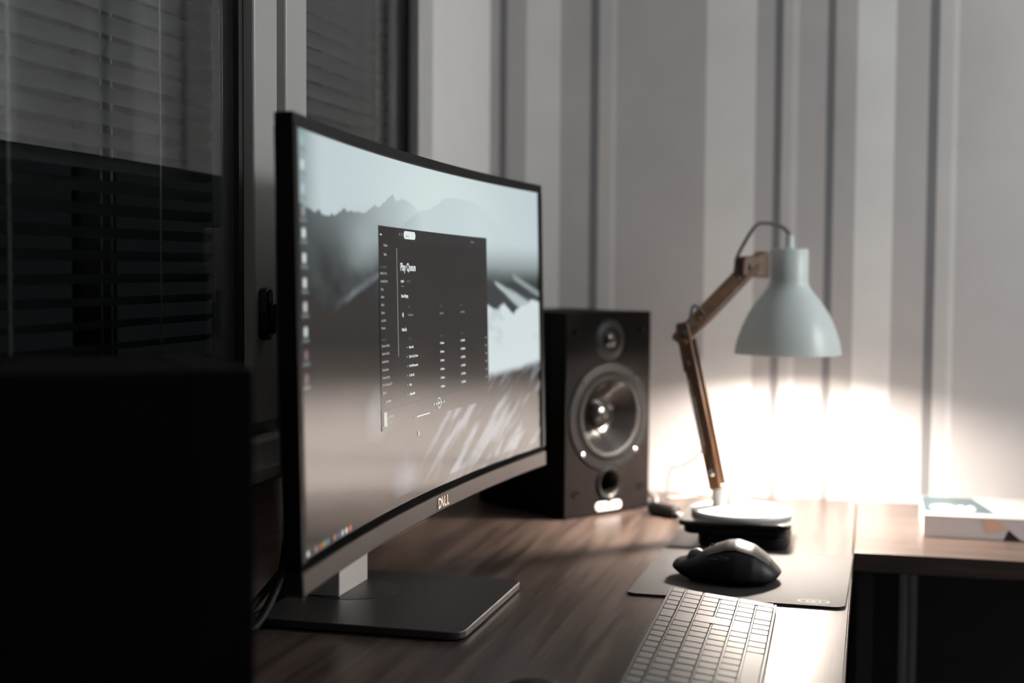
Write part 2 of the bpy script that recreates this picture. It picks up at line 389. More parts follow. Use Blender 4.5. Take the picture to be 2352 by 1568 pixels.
# back shell, thicker towards the middle
b = MB(); rows = 12; NB = 36; vs = []
for i in range(NB + 1):
    for j in range(rows + 1):
        s = (-HS - BZ) + (SW + 2 * BZ) * i / NB; q = j / rows; wv = -HH - .0255 + (SH + .036) * q
        e = (1 - abs(2 * i / NB - 1) ** 4) * (1 - abs(2 * q - 1) ** 4)
        vs.append(mp(s, wv, -.0135 - .004 * min(1, 8 * e) - .024 * e))
b.add(vs, [(i * (rows + 1) + j, (i + 1) * (rows + 1) + j, (i + 1) * (rows + 1) + j + 1, i * (rows + 1) + j + 1) for i in range(NB) for j in range(rows)])
b.build('back_shell', 'bezel_black', mon, smooth=True)

# --- what the screen shows, painted per vertex of the glowing panel
GU, GV = 620, 260
U, V = np.meshgrid(np.linspace(0, 1, GU), np.linspace(0, 1, GV), indexing='ij')
rng = np.random.default_rng(7)
def vnoise(u, v, fu, fv):
    x = (u - u.min()) * fu; y = (v - v.min()) * fv; i = np.floor(x).astype(int); j = np.floor(y).astype(int); g = rng.random((i.max() + 3, j.max() + 3))
    a = x - i; c = y - j
    a = a * a * (3 - 2 * a); c = c * c * (3 - 2 * c)
    return g[i, j] * (1 - a) * (1 - c) + g[i + 1, j] * a * (1 - c) + g[i, j + 1] * (1 - a) * c + g[i + 1, j + 1] * a * c
def fbm(u, v, fu, fv, o=5):
    t = 0; k = 0
    for q in range(o): t = t + vnoise(u, v, fu * 2 ** q, fv * 2 ** q) * .5 ** q; k += .5 ** q
    return t / k
def sst(a, b, x): t = np.clip((x - a) / (b - a), 0, 1); return t * t * (3 - 2 * t)
def lerp(A, B, t): return A * (1 - t[..., None]) + np.array(B) * t[..., None] if np.ndim(B) == 1 else A * (1 - t[..., None]) + B * t[..., None]
def lin(r, g, b_): return [((c / 255 + .055) / 1.055) ** 2.4 if c > 10 else c / 255 / 12.92 for c in (r, g, b_)]
IMG = np.zeros((GU, GV, 3)) + np.array(lin(188, 202, 207))
IMG = lerp(IMG, lin(208, 223, 222), np.exp(-((U - .55) / .28) ** 2 - ((V - .86) / .3) ** 2))
IMG = lerp(IMG, lin(125, 145, 142), (1 - sst(0, .09, U)) * .9)
SKY = IMG.copy()
# distant pale ridge
r2x = [0, .30, .394, .449, .495, .524, .553, .582, .64, .699, .759, .86, 1]; r2y = [.70, .76, .824, .863, .878, .893, .915, .926, .93, .928, .90, .80, .74]
rd2 = np.interp(U, r2x, r2y) + .006 * (fbm(U, V * 0, 60, 1) - .5)
m2 = sst(0, .006, rd2 - V) * (1 - sst(.10, .24, rd2 - V)) * (1 - .75 * sst(.55, .8, U))
IMG = lerp(IMG, lin(180, 194, 200), m2 * .5)
# left dark range
r1 = np.array([(0, .835), (.014, .831), (.025, .827), (.057, .818), (.083, .818), (.108, .81), (.128, .818), (.141, .828), (.165, .837), (.176, .832), (.207, .832), (.24, .835), (.257, .848), (.274, .859), (.299, .86), (.325, .885), (.347, .899), (.364, .884), (.381, .89), (.399, .895), (.422, .882), (.449, .864), (.50, .81), (.60, .74), (1, .6)])
rd1 = np.interp(U, r1[:, 0], r1[:, 1]) + .016 * (fbm(U, V * 0, 70, 1, 4) - .5)
m1 = sst(0, .005, rd1 - V)
al = np.interp(U, [0, .1, .2, .26, .3, .36, .42, .47, 1], [.92, .86, .72, .50, .38, .28, .16, 0, 0])
IMG = lerp(IMG, lin(62, 70, 72), m1 * al)
n1 = fbm(U + .35 * V, V, 7, 6)
IMG = lerp(IMG, lin(22, 24, 28), m1 * (1 - sst(.30, .42, U)) * sst(.83, .66, V) * np.clip(.6 + 1.8 * (n1 - .40), 0, 1))
fog = np.exp(-((U - .245) / .075) ** 2 - ((V - .765) / .06) ** 2) * .75 + np.exp(-((U - .20) / .04) ** 2 - ((V - .70) / .03) ** 2) * .25
IMG = lerp(IMG, lin(158, 170, 172), np.clip(fog, 0, 1))
# foreground slopes on the left: two dark wedges with a pale snowy crest
cr = .53 + .58 * (U - .02); cr = cr + .02 * (fbm(U, V * 0, 16, 1) - .5)
wg = sst(0, .012, cr - V) * sst(.32, .26, U) * 1.0
IMG = lerp(IMG, lin(30, 30, 33), wg * .9)
crest = np.exp(-((V - cr + .012) / .010) ** 2) * sst(.10, .2, U) * sst(.34, .27, U) * (.4 + .9 * (fbm(U, V, 60, 60) - .2))
IMG = lerp(IMG, lin(150, 160, 165), np.clip(crest, 0, 1) * .5)
low = sst(.56, .47, V) * sst(.80, .7, U)
IMG = lerp(IMG, lin(20, 18, 19), low)
# snow field and dark cloud on the right
rt = sst(.70, .76, U)
IMG = lerp(IMG, lin(118, 130, 130), rt * sst(.80, .66, V))
n2 = fbm(U * 1.0 + .6 * V, V, 16, 14)
IMG = lerp(IMG, lin(52, 57, 61), rt * sst(.70, .625, V - .02 * n2))
st1 = sst(.010, -.012, np.abs(V - (.640 - .62 * (U - .80))) - .026 * sst(.77, .92, U) + .02 * (n2 - .5)) * sst(.775, .80, U)
IMG = lerp(IMG, lin(182, 194, 198), np.clip(st1, 0, 1) * .9)
st2 = sst(.008, -.010, np.abs(V - (.668 - .55 * (U - .88))) - .012) * sst(.86, .89, U)
IMG = lerp(IMG, lin(150, 162, 163), np.clip(st2, 0, 1) * .8)
sn = rt * sst(.575, .555, V + .05 * (n2 - .5) + .10 * np.clip(np.abs(U - .875) * -8 + .35, 0, .35))
IMG = lerp(IMG, lin(206, 219, 221), sn)
IMG = lerp(IMG, lin(150, 160, 166), sn * np.clip((n2 - .55) * 3, 0, 1) * sst(.40, .5, V) * .7)
# rocks below, streaked with snow
rk = sst(.335, .300, V - .07 * (U - .75) + .012 * (fbm(U, V * 0, 30, 1) - .5))
a45 = (U * 2.2 + V) ; b45 = (V - U * 1.1)
stq = fbm(np.clip(a45 / 3.2, 0, 1), np.clip((b45 + 1.1) / 2.1, 0, 1), 10, 60)
IMG = lerp(IMG, lin(38, 36, 38), rk * sst(.30, .62, U))
IMG = lerp(IMG, lin(150, 156, 166), rk * sst(.42, .60, U) * np.clip((stq - .47) * 4.5, 0, 1) * .75)
pale = np.exp(-((U - .27) / .035) ** 2 - ((V - .285) / .06) ** 2) + .8 * np.exp(-((U - .38) / .05) ** 2 - ((V - .07) / .06) ** 2)
IMG = lerp(IMG, lin(120, 126, 136), np.clip(pale * (.4 + fbm(U, V, 30, 14)), 0, 1) * .75)
# desktop icons down the left side
def rect(u0, u1, v0, v1, c, a=1.0, soft=.0015):
    global IMG
    t = sst(u0 - soft, u0 + soft, U) * sst(u1 + soft, u1 - soft, U) * sst(v0 - soft * 2, v0 + soft * 2, V) * sst(v1 + soft * 2, v1 - soft * 2, V)
    IMG = lerp(IMG, lin(*c), t * a)
for v, c in ((.975, (150, 180, 176)), (.918, (196, 210, 208)), (.862, (170, 186, 200)), (.81, (150, 140, 150)), (.759, (210, 216, 214)), (.701, (205, 212, 208)), (.643, (200, 210, 206)), (.587, (190, 186, 188)), (.529, (196, 206, 202)), (.474, (120, 100, 108)), (.42, (110, 95, 100))):
    rect(.014, .026, v - .011, v + .011, c); rect(.008, .032, v - .024, v - .018, (130, 138, 138), .8)
rect(0, 1, 0, .026, (26, 24, 26), .75)
for u, c in ((.012, (190, 190, 190)), (.040, (120, 118, 120)), (.056, (180, 70, 60)), (.068, (90, 160, 90)), (.080, (110, 110, 150)), (.104, (150, 120, 110)), (.118, (80, 90, 150)), (.132, (180, 180, 185)), (.146, (200, 200, 200)), (.160, (190, 110, 70))):
    rect(u - .0042, u + .0042, .007, .019, c)

def screen_mat(name, gain=1.0, flat=None):
    m = bpy.data.materials.new(name); m.use_nodes = True
    nt = m.node_tree; b_ = nt.nodes['Principled BSDF']
    b_.inputs['Base Color'].default_value = (.006, .006, .006, 1); b_.inputs['Roughness'].default_value = SCR_ROUGH
    b_.inputs['Specular IOR Level'].default_value = SCR_SPEC; b_.inputs['Emission Strength'].default_value = gain
    if flat: b_.inputs['Emission Color'].default_value = (*flat, 1)
    else:
        a = nt.nodes.new('ShaderNodeVertexColor'); a.layer_name = 'picture'; nt.links.new(a.outputs[0], b_.inputs['Emission Color'])
    return m
SCR_ROUGH, SCR_SPEC = .13, .18
M['screen'] = screen_mat('glowing_picture')
me = bpy.data.meshes.new('screen')
o0 = Vector(mon.location)
S1 = (U - .5) * SW; W1 = (V - .5) * SH; O1 = -(SAG - S1 ** 2 / 2 / RAD)
XYZ = np.array(P0 - o0) + S1[..., None] * np.array(AL) + W1[..., None] * np.array(UP) + O1[..., None] * np.array(NV)
idx = np.arange(GU * GV).reshape(GU, GV)
q = np.stack([idx[:-1, :-1], idx[1:, :-1], idx[1:, 1:], idx[:-1, 1:]], -1).reshape(-1, 4)
me.vertices.add(GU * GV); me.vertices.foreach_set('co', XYZ.reshape(-1).astype(np.float32))
me.loops.add(q.size); me.loops.foreach_set('vertex_index', q.reshape(-1).astype(np.int32))
me.polygons.add(len(q)); me.polygons.foreach_set('loop_start', (np.arange(len(q)) * 4).astype(np.int32)); me.polygons.foreach_set('loop_total', np.full(len(q), 4, np.int32))
me.update(calc_edges=True)
ca = me.color_attributes.new('picture', 'FLOAT_COLOR', 'POINT')
ca.data.foreach_set('color', np.concatenate([np.clip(IMG - .02, .001, 1).reshape(-1, 3), np.ones((GU * GV, 1))], 1).reshape(-1).astype(np.float32))
me.materials.append(M['screen'])
me.polygons.foreach_set('use_smooth', np.ones(len(q), bool))
scr = bpy.data.objects.new('screen', me); COL.objects.link(scr); scr.parent = mon
scr['label'] = 'lit curved screen with misty mountains and a dark music player window'

# --- the music player window: panels and lettering lying on the screen
for k, c in dict(ui_side=(3, 3, 3), ui_main=(9, 8, 10), ui_top=(22, 24, 28), ui_foot=(16, 15, 17), ui_grey=(120, 122, 122), ui_white=(222, 230, 228), ui_text=(168, 172, 172), ui_dim=(104, 106, 108), ui_green=(120, 150, 90)).items():
    M[k] = screen_mat(k, 1.0, lin(*c))
def uvp(u, v, off): return mp((u - .5) * SW, (v - .5) * SH, off)
def panel(name, u0, u1, v0, v1, m, off, parent=scr, rnd=0.0):
    b = MB(); n = max(2, int((u1 - u0) * 60))
    if rnd:
        o = rrect(u0 * SW, u1 * SW, v0 * SH, v1 * SH, rnd, 5)
        b.add([uvp(x / SW, y / SH, off) for x, y in o], [tuple(range(len(o)))])
    else:
        vs = []
        for i in range(n + 1):
            u = u0 + (u1 - u0) * i / n; vs += [uvp(u, v0, off), uvp(u, v1, off)]
        b.add(vs, [(2 * i, 2 * i + 2, 2 * i + 3, 2 * i + 1) for i in range(n)])
    return b.build(name, m, parent, smooth=True)
WU0, WU1, WV0, WV1, DV = .285, .750, .2, .8045, .358
WV0 = .232
panel('player_panel', WU0, DV, WV0, WV1, 'ui_side', .0003)
panel('player_panel', DV, WU1, WV0, .768, 'ui_main', .0003)
panel('player_panel', DV, WU1, .768, WV1, 'ui_top', .0003)
panel('player_panel', WU0, WU1, WV0, .289, 'ui_foot', .0005)
panel('scroll_bar', .3545, .3575, .432, .745, 'ui_grey', .0006)
panel('search_field', .386, .434, .7745, .802 - .004, 'ui_white', .0006, rnd=.004)
panel('progress_bar', .425, .48, .2415, .2445, 'ui_white', .0009)
panel('tab_underline', .3725, .382, .634, .6365, 'ui_green', .0006)
panel('menu_mark', .291, .298, .778, .7815, 'ui_white', .0006)
panel('album_cover', .2925, .3045, .243, .283, 'ui_text', .0008)
def lettering(rows, m, name='lettering'):
    b = MB()
    for (txt, u, v, size, bold) in rows:
        vs, fs = text_mesh(txt, bold)
        b.add([uvp(u + x * size / SW, v + (y - .33) * size / SH, .0008) for x, y, z in vs], fs)
    o = b.build(name, m, scr); o['kind'] = 'stuff'; return o
lettering([('Play Queue', .369, .692, .0108, .025)], 'ui_white')
lettering([('QUEUE', .370, .650, .0030, .04), ('Now Playing', .371, .607, .0043, .045), ('Next Up', .371, .509, .0043, .045)], 'ui_white')
names = ['Follow Me', '(This Is Our) House', 'We Will Remember', 'In This Life', 'Burn', 'Deep Inside']
rows = []
for i, t in enumerate(names):
    v = .455 - .0277 * i
    rows += [('+', .389, v, .0040, .01), (t, .398, v, .0036, .03), ('In Flames', .531, v, .0036, .03), ('I, the Mask', .622, v, .0036, .03)]
rows += [('3:45', .735, .455 - .0277 * i, .0030, 0) for i in range(6)]
lettering(rows, 'ui_white')
lettering([('Browse', .304, .751, .0036, .02), ('Radio', .304, .725, .0036, .02)] +
          [(t, .2895, v, .0034, .015) for t, v in (('Made For You', .672), ('Recently Played', .650), ('Songs', .628), ('Albums', .606), ('Artists', .584), ('Stations', .562), ('Local Files', .540), ('Podcasts', .519),
           ('Discover Weekly', .469), ('Liked from Radio', .447), ('melodic&times', .425), ('Clean injected', .402), ('Workout Playlist', .380), ('Your Top Songs 2017', .360), ('Starred', .338))] +
          [('New Playlist', .300, .312, .0034, .01), ('I Am Above', .309, .268, .0034, .03), ('In Flames', .309, .252, .003, .01), ('<  >', .366, .786, .0062, 0)], 'ui_text')
lettering([('YOUR LIBRARY', .2895, .689, .003, .0), ('PLAYLISTS', .2895, .486, .003, 0), ('HISTORY', .394, .650, .003, .01), ('Home', .393, .7835, .004, 0),
           ('TITLE', .397, .574, .003, 0), ('ARTIST', .531, .573, .003, 0), ('ALBUM', .621, .573, .003, 0), ('TITLE', .398, .480, .003, 0), ('ARTIST', .531, .478, .003, 0), ('ALBUM', .621, .478, .003, 0),
           ('Queue', .675, .787, .0046, .02), ('0:34', .412, .243, .003, 0)], 'ui_dim')
lettering([('I Am Above', .396, .551, .0036, .02), ('In Flames', .531, .550, .0036, .02), ('I, the Mask', .622, .550, .0036, .02)], 'ui_green')
# play controls
b = MB()
for u in (.500, .511, .533, .544): b.add([uvp(u - .002, .262, .0009), uvp(u + .002, .266, .0009), uvp(u - .002, .270, .0009)], [(0, 1, 2)])
for i in range(24):
    a0, a1 = 2 * math.pi * i / 24, 2 * math.pi * (i + 1) / 24
    b.add([uvp(.522 + r_ * math.cos(a) / SW, .266 + r_ * math.sin(a) / SH, .0009) for r_, a in ((.0058, a0), (.0058, a1), (.0050, a1), (.0050, a0))], [(0, 1, 2, 3)])
b.add([uvp(.519, .261, .0009), uvp(.519, .271, .0009), uvp(.5255, .266, .0009)], [(0, 1, 2)])
b.add([uvp(.374, .548, .0009), uvp(.374, .556, .0009), uvp(.378, .560, .0009), uvp(.378, .544, .0009)], [(0, 1, 2, 3)])
b.add([uvp(.432, .200, .0009), uvp(.432, .183, .0009), uvp(.4352, .188, .0009)], [(0, 1, 2)])
b.build('control_icon', 'ui_white', scr)['kind'] = 'stuff'
# maker's badge letters on the chin, the E tilted
b = MB(); x = -.0145; cap = .0108
for ch, rot in (('D', 0), ('E', 38), ('L', 0), ('L', 0)):
    vs, fs = text_mesh(ch, .03); wx = max(p[0] for p in vs); hy = max(p[1] for p in vs); k = cap / hy
    out = []
    for px, py, pz in vs:
        X, Y = (px - wx / 2) * k, (py - hy / 2) * k * 1.0
        if rot: X, Y = X * .95, Y * .95; X, Y = X * math.cos(R(rot)) - Y * math.sin(R(rot)), X * math.sin(R(rot)) + Y * math.cos(R(rot))
        out.append((x + wx * k / 2 + X, -HH - .0160 + Y))
    n = len(out)
    b.add([mp(.0155 + a, c, .0025) for a, c in out] + [mp(.0155 + a, c, .0033) for a, c in out], [tuple(n + i for i in f) for f in fs])
    x += wx * k + (.0016 if ch != 'D' else .0004)
b.build('badge_lettering', 'chrome', mon)

# stand
BX0, BX1, BY0, BY1 = -.596, -.374, 1.272, 1.512
MB().prism(rrect(BX0, BX1, BY0, BY1, .016, 8), .0015, .0095).build('stand_base', 'stand_dark', mon, bevel=.0012)
MB().prism(rrect(BX0 + .01, BX1 - .01, BY0 + .01, BY1 - .01, .012, 6), 0, .0015).build('base_pad', 'rubber', mon)
cyl = MB().lathe([(.0505, .0094), (.0505, .00975), (.0497, .0099), (0, .0099)], (-.5397, 1.4187, 0), 56).build('swivel_disc', 'stand_dark', mon, smooth=30)
MB().lathe([(.0515, .0093), (.0515, .0097), (.0505, .0097), (.0505, .0093)], (-.5397, 1.4187, 0), 56, close=True).build('disc_groove', 'gasket', mon)
MB().box(-.578, -.5405, 1.3765, 1.4628, .0095, .40).build('stand_column', 'stand_silver', mon, bevel=.0015)
MB().box(-.545, -.470, 1.37, 1.47, .24, .36).build('mount_head', 'bezel_black', mon, bevel=.004)
# cable behind the monitor
cb = smooth_path([(-.520, 1.33, .12), (-.545, 1.318, .118), (-.566, 1.305, .09), (-.575, 1.302, .045), (-.5805, 1.262, .008), (-.583, 1.22, .006), (-.585, 1.10, .006)], 8)
MB().tube(cb, .0045, 10).build('cable', 'rubber', mon, smooth=True)
cb = smooth_path([(-.52, 1.335, .09), (-.556, 1.328, .085), (-.578, 1.318, .05), (-.600, 1.258, .009), (-.601, 1.22, .006), (-.602, 1.10, .006)], 8)
MB().tube(cb, .0042, 10).build('cable', 'rubber', mon, smooth=True)

# ------------------------------------------------------------------ loudspeakers
def speaker(label, A, B, dep, full=True):
    """A, B: the lower corners of the baffle, left and right as one looks at it"""
    A, B = Vector((*A, 0)), Vector((*B, 0)); wd = (B - A).length; ex = (B - A).normalized(); ey = Vector((-ex.y, ex.x, 0))
    if full is not True: pass
    r = thing('loudspeaker', label, 'loudspeaker', tuple((A + B) / 2 + ey * dep / 2), 'pair of black bookshelf loudspeakers')
    h = .296; C = (A + B) / 2
    X4 = Matrix(((ex.x, 0, -ey.x, C.x), (ex.y, 0, -ey.y, C.y), (0, 1, 0, 0), (0, 0, 0, 1)))       # local: right, up, out
    def P(b): b.v = [tuple(X4 @ Vector(p)) for p in b.v]; return b
    P(MB().box(-wd / 2, wd / 2, .002, h, -dep, -.034)).build('cabinet', 'spk_side', r, bevel=.002)
    for sx in (-1, 1):
        for sz in (-.02, -dep + .02): P(MB().box(sx * (wd / 2 - .02) - .006, sx * (wd / 2 - .02) + .006, 0, .002, sz - .006, sz + .006)).build('foot', 'rubber', r)
    Z = .1445
    bm = bmesh.new()                                     # baffle board with the woofer and port openings cut out
    loops = [[(-wd / 2, .002), (wd / 2, .002), (wd / 2, h), (-wd / 2, h)]]
    for cz, rr in ((Z, .0640), (.0465, .0170)): loops.append([(rr * math.cos(2 * math.pi * i / 48), cz + rr * math.sin(2 * math.pi * i / 48)) for i in range(48)])
    for lp in loops:
        vv = [bm.verts.new((x_, y_, 0)) for x_, y_ in lp]
        for i in range(len(vv)): bm.edges.new((vv[i], vv[(i + 1) % len(vv)]))
    bmesh.ops.triangle_fill(bm, edges=bm.edges[:], use_beauty=True, normal=(0, 0, 1))
    ext = bmesh.ops.extrude_face_region(bm, geom=bm.faces[:])
    bmesh.ops.translate(bm, vec=(0, 0, -.034), verts=[g_ for g_ in ext['geom'] if isinstance(g_, bmesh.types.BMVert)])
    bb_ = MB(); bm.verts.index_update(); bb_.add([tuple(v_.co) for v_ in bm.verts], [tuple(v_.index for v_ in f_.verts) for f_ in bm.faces]); bm.free()
    P(bb_).build('baffle', 'baffle', r)
    ring = P(MB().lathe([(.0655, .0), (.0655, .003), (.079, .0022), (.081, .0)], (0, Z, .0002), 64, close=True)).build('woofer_ring', 'spk_ring', r, smooth=35)
    P(MB().lathe([(.052, .0005), (.0545, .0042), (.058, .0055), (.062, .0042), (.0655, .0008)], (0, Z, .0002), 64, caps=False)).build('surround', 'rubber', r, smooth=True)
    P(MB().lathe([(.0535, .0005), (.049, -.0035), (.040, -.0125), (.030, -.0210), (.0225, -.0260), (.0210, -.0262), (.0195, -.0215), (.015, -.0170), (.008, -.0140), (.0, -.0132)], (0, Z, .0036), 64, caps=False)).build('woofer_cone', 'cone', r, smooth=45)
    for a in (45, 135, 225, 315):
        P(MB().lathe([(.0034, 0), (.0034, .0016), (.0022, .0026), (0, .0028)], (.0745 * math.cos(R(a)), Z + .0745 * math.sin(R(a)), .0018), 14)).build('screw', 'chrome' if a > 180 else 'black_gloss', r, smooth=40)
    P(MB().lathe([(.0145, .0), (.0165, .0032), (.024, .003), (.030, .0)], (0, .256, .0002), 48, close=True)).build('tweeter_ring', 'black_plastic', r, smooth=40)
    P(MB().lathe([(.0142, .0), (.011, .0038), (.006, .006), (0, .0067)], (0, .256, .0002), 32)).build('tweeter_dome', 'black_gloss', r, smooth=True)
    pt = P(MB().lathe([(.0235, 0), (.0235, .0018), (.0215, .004), (.0185, .0032), (.0168, .0008), (.0160, -.0325), (0, -.0326)], (0, .0465, .0003), 48, caps=False)).build('bass_port', 'black_plastic', r, smooth=45)
    for px, pz in ((-.066, .036), (.066, .036), (-.066, .268), (.066, .268)):
        P(MB().lathe([(.0028, .0), (.0045, .0022), (.0056, .0)], (px, pz, .0002), 18, close=True)).build('grille_socket', 'black_gloss', r, smooth=40)
    P(MB().prism(rrect(-.026, .026, .0062, .0192, .0062), .0, .0022)).build('badge', 'badge', r, bevel=.0007)
    P(MB().lathe([(.0052, 0), (.0052, .0012), (0, .0016)], (.002, .0245, .0032), 18)).build('indicator', 'chrome', r, smooth=40)
    return r
speaker('black loudspeaker on the desk behind the far end of the monitor, drivers facing the viewer', (-.418, 1.937), (-.3194, 2.0755), .195)
LA = Vector((-.370, .797)); LU = Vector((-.62, .785)).normalized()
speaker('black loudspeaker seen from behind in the dark left foreground', tuple(LA), tuple(LA + LU * .17), .195)

# ------------------------------------------------------------------ desk lamp
lamp = thing('desk_lamp', 'grey metal desk lamp on jointed wooden arms, shining down on the desk', 'lamp', (-.1615, 1.862, .0357))
MB().lathe([(.0660, .0357), (.0668, .0395), (.065, .0425), (.03, .0442), (0, .0442)], (-.1615, 1.862, 0), 64).build('base', 'white_enamel', lamp, smooth=35)
MB().lathe([(.0096, .043), (.0096, .0700), (.0087, .0718), (0, .0718)], (-.1925, 1.873, 0), 24).build('post', 'white_enamel', lamp, smooth=35)
MB().lathe([(.0078, .043), (.0078, .070), (.0068, .072), (0, .072)], (-.180, 1.886, 0), 24).build('post', 'white_enamel', lamp, smooth=35)
HD = Vector((.65, .76, 0)).normalized(); SB = Vector((HD.y, -HD.x, 0)); SD = Vector((-.25, -.97, 0)).normalized(); ZV = Vector((0, 0, 1))     # the plane the arms swing in, and across it
elbow = Vector((-.2383, 1.865, .2739)); low = Vector((-.1955, 1.874, .0725)); head = Vector((-.1636, 1.952, .3622))
dirL = (elbow - low).normalized()
for q_ in (-.0090, .0090):
    MB().beam(low + SD * q_ - dirL * .007, elbow + SD * q_ + dirL * .015, .0175, .0064, SD).build('lower_arm', 'arm_wood', lamp, bevel=.0023)
MB().beam(elbow - dirL * .052 - HD * .0075, elbow + dirL * .011 - HD * .006, .0165, .0100, SD).build('elbow_block', 'arm_wood', lamp, bevel=.0027)
du = (head - elbow).normalized()
MB().beam(elbow - du * .018, head + du * .012, .0235, .0110, SD).build('upper_arm', 'arm_wood', lamp, bevel=.0026)
hb = Vector((-.1785, 1.936, 0))
MB().prism([(0, .351), (.052, .3480), (.052, .3835), (.044, .3845), (.034, .3785), (.003, .3770)], -.0097, .0097, Matrix(((HD.x, 0, SB.x, hb.x), (HD.y, 0, SB.y, hb.y), (0, 1, 0, 0), (0, 0, 0, 1)))).build('head_block', 'arm_wood', lamp, bevel=.0014)
mS = Matrix(((-SD.y, 0, SD.x), (SD.x, 0, SD.y), (0, 1, 0)))
for p, rr, q_ in ((head + HD * .002, .0057, .0125), (elbow, .0057, .0121), (elbow - dirL * .041 - HD * .003, .0041, .0121), (low + dirL * .0165, .0046, .0121), (head - du * .024, .0032, .0055), (elbow + du * .032, .0032, .0055)):
    MB().lathe([(rr, 0), (rr, .0018), (rr * .6, .0034), (0, .0036)], p + SD * q_, 20, mS).build('bolt', 'cable_grey' if rr != .0046 else 'chrome', lamp, smooth=40)
# tension spring beside the lower arms
sp = []; s0 = low + dirL * .050; s1 = low + dirL * .119; so = HD * -.0115; u = SD.cross(dirL)
for i in range(20 * 10 + 1):
    t = i / 200; a = 2 * math.pi * 20 * t; c = s0.lerp(s1, t) + so
    sp.append(c + SD * .0034 * math.cos(a) + u * .0034 * math.sin(a))
MB().tube([low + dirL * .018 + so * .6] + sp + [elbow - dirL * .045 + so], .0008, 5).build('spring', 'chrome', lamp, smooth=True)
# shade: outside and lining are one shell
SC = (-.1125, 1.995, 0)
outer = [(.0, .3888), (.0252, .3888), (.0264, .3876), (.0264, .3450), (.0274, .3385), (.0326, .3298), (.0442, .3160), (.0557, .2985), (.0644, .2800), (.0708, .2600), (.0742, .2419)]
inner = [(.0730, .2419), (.0695, .2600), (.0632, .2800), (.0544, .2985), (.0429, .3160), (.0313, .3298), (.0260, .3385), (.0250, .3450), (.0250, .3866), (0, .3870)]
sh = MB().lathe(outer, SC, 72, mi=0, caps=False)
sh.lathe([outer[-1]] + inner, SC, 72, mi=1, caps=False)
sh.build('shade', ['shade', 'shade_in'], lamp, smooth=50)
MB().lathe([(.0075, .3886), (.0075, .3908), (.0060, .3922), (.0056, .4068), (.0039, .4082), (0, .4082)], SC, 24).build('cable_gland', 'shade', lamp, smooth=40)
MB().lathe([(.0150, .3867), (.0150, .338), (.0125, .328), (0, .328)], SC, 24).build('socket', 'white_enamel', lamp, smooth=40)
MB().lathe([(.0115, .3298), (.0135, .3179), (.0200, .3036), (.0243, .2900), (.0248, .2815), (.0215, .2710), (.0125, .2638), (0, .2618)], SC, 32).build('bulb', 'bulb', lamp, smooth=True)
cp = smooth_path([(-.1125, 1.995, .4072), (-.117, 1.994, .4140), (-.1267, 1.988, .4208), (-.1437, 1.975, .4238), (-.1576, 1.962, .4188), (-.1752, 1.945, .3873), (-.1802, 1.937, .3704), (-.1796, 1.9345, .3556), (-.1760, 1.935, .3470)], 6)
MB().tube(cp, .0026, 10).build('cord', 'cable_grey', lamp, smooth=True)
cp = smooth_path([elbow + HD * .004 + ZV * .010, (-.2330, 1.870, .3010), (-.2312, 1.872, .3090), (-.2272, 1.876, .3100), (-.2213, 1.880, .3030), (-.2160, 1.886, .2960)], 6)
MB().tube(cp, .0021, 10).build('cord', 'cable_grey', lamp, smooth=True)
cp = smooth_path([low + dirL * .059 - SD * .012, (-.236, 1.955, .095), (-.262, 2.02, .074), (-.288, 2.09, .058), (-.30, 2.14, .02), (-.30, 2.17, .0026), (-.26, 2.20, .0026)], 8)
MB().tube(cp, .0015, 8).build('cord', 'cord_pale', lamp, smooth=True)
pl = thing('cable_coupler', 'short black cable connector lying beside the foot of the loudspeaker', 'connector', (-.287, 2.010, 0))
a, c = Vector((-.3083, 2.029, .0095)), Vector((-.2649, 1.9926, .0095)); t = (c - a).normalized()
MB().tube([a, a + t * .002, a + t * .004, c - t * .006, c - t * .002, c], [.0075, .0092, .0096, .0095, .0092, .007], 16).build('housing', 'rubber', pl, smooth=45)
MB().tube(smooth_path([a, a - t * .003 + Vector((.002, .012, -.005)), (-.311, 2.075, .0026), (-.318, 2.15, .0026), (-.34, 2.22, .0026)], 6), .0024, 8).build('lead', 'cord_pale', pl, smooth=True)
MB().tube(smooth_path([c, c + t * .008 + Vector((.004, .002, -.005)), (-.243, 2.004, .0026), (-.222, 2.035, .0026), (-.212, 2.09, .0026), (-.17, 2.15, .0026)], 6), .0024, 8).build('lead', 'cord_pale', pl, smooth=True)

# ------------------------------------------------------------------ small things on the desk
o = MB().prism(rrect(-.237, -.093, 1.790, 1.935, .010), .0285, .0355).build('tablet', 'black_gloss', bevel=.002)
tag(o, 'small glossy black tablet lying on the black case under the round foot of the lamp', 'tablet')
o = thing('equipment_case', 'black padded case under the glossy tablet, beside the mousepad', 'case', (-.16, 1.865, 0))
MB().prism(rrect(-.232, -.099, 1.797, 1.93, .016), .017, .0283).build('lid', 'rubber', o, bevel=.0045, seg=3)
MB().prism(rrect(-.214, -.098, 1.801, 1.92, .020), 0, .0168).build('case_body', 'rubber', o, bevel=.0035, seg=3)

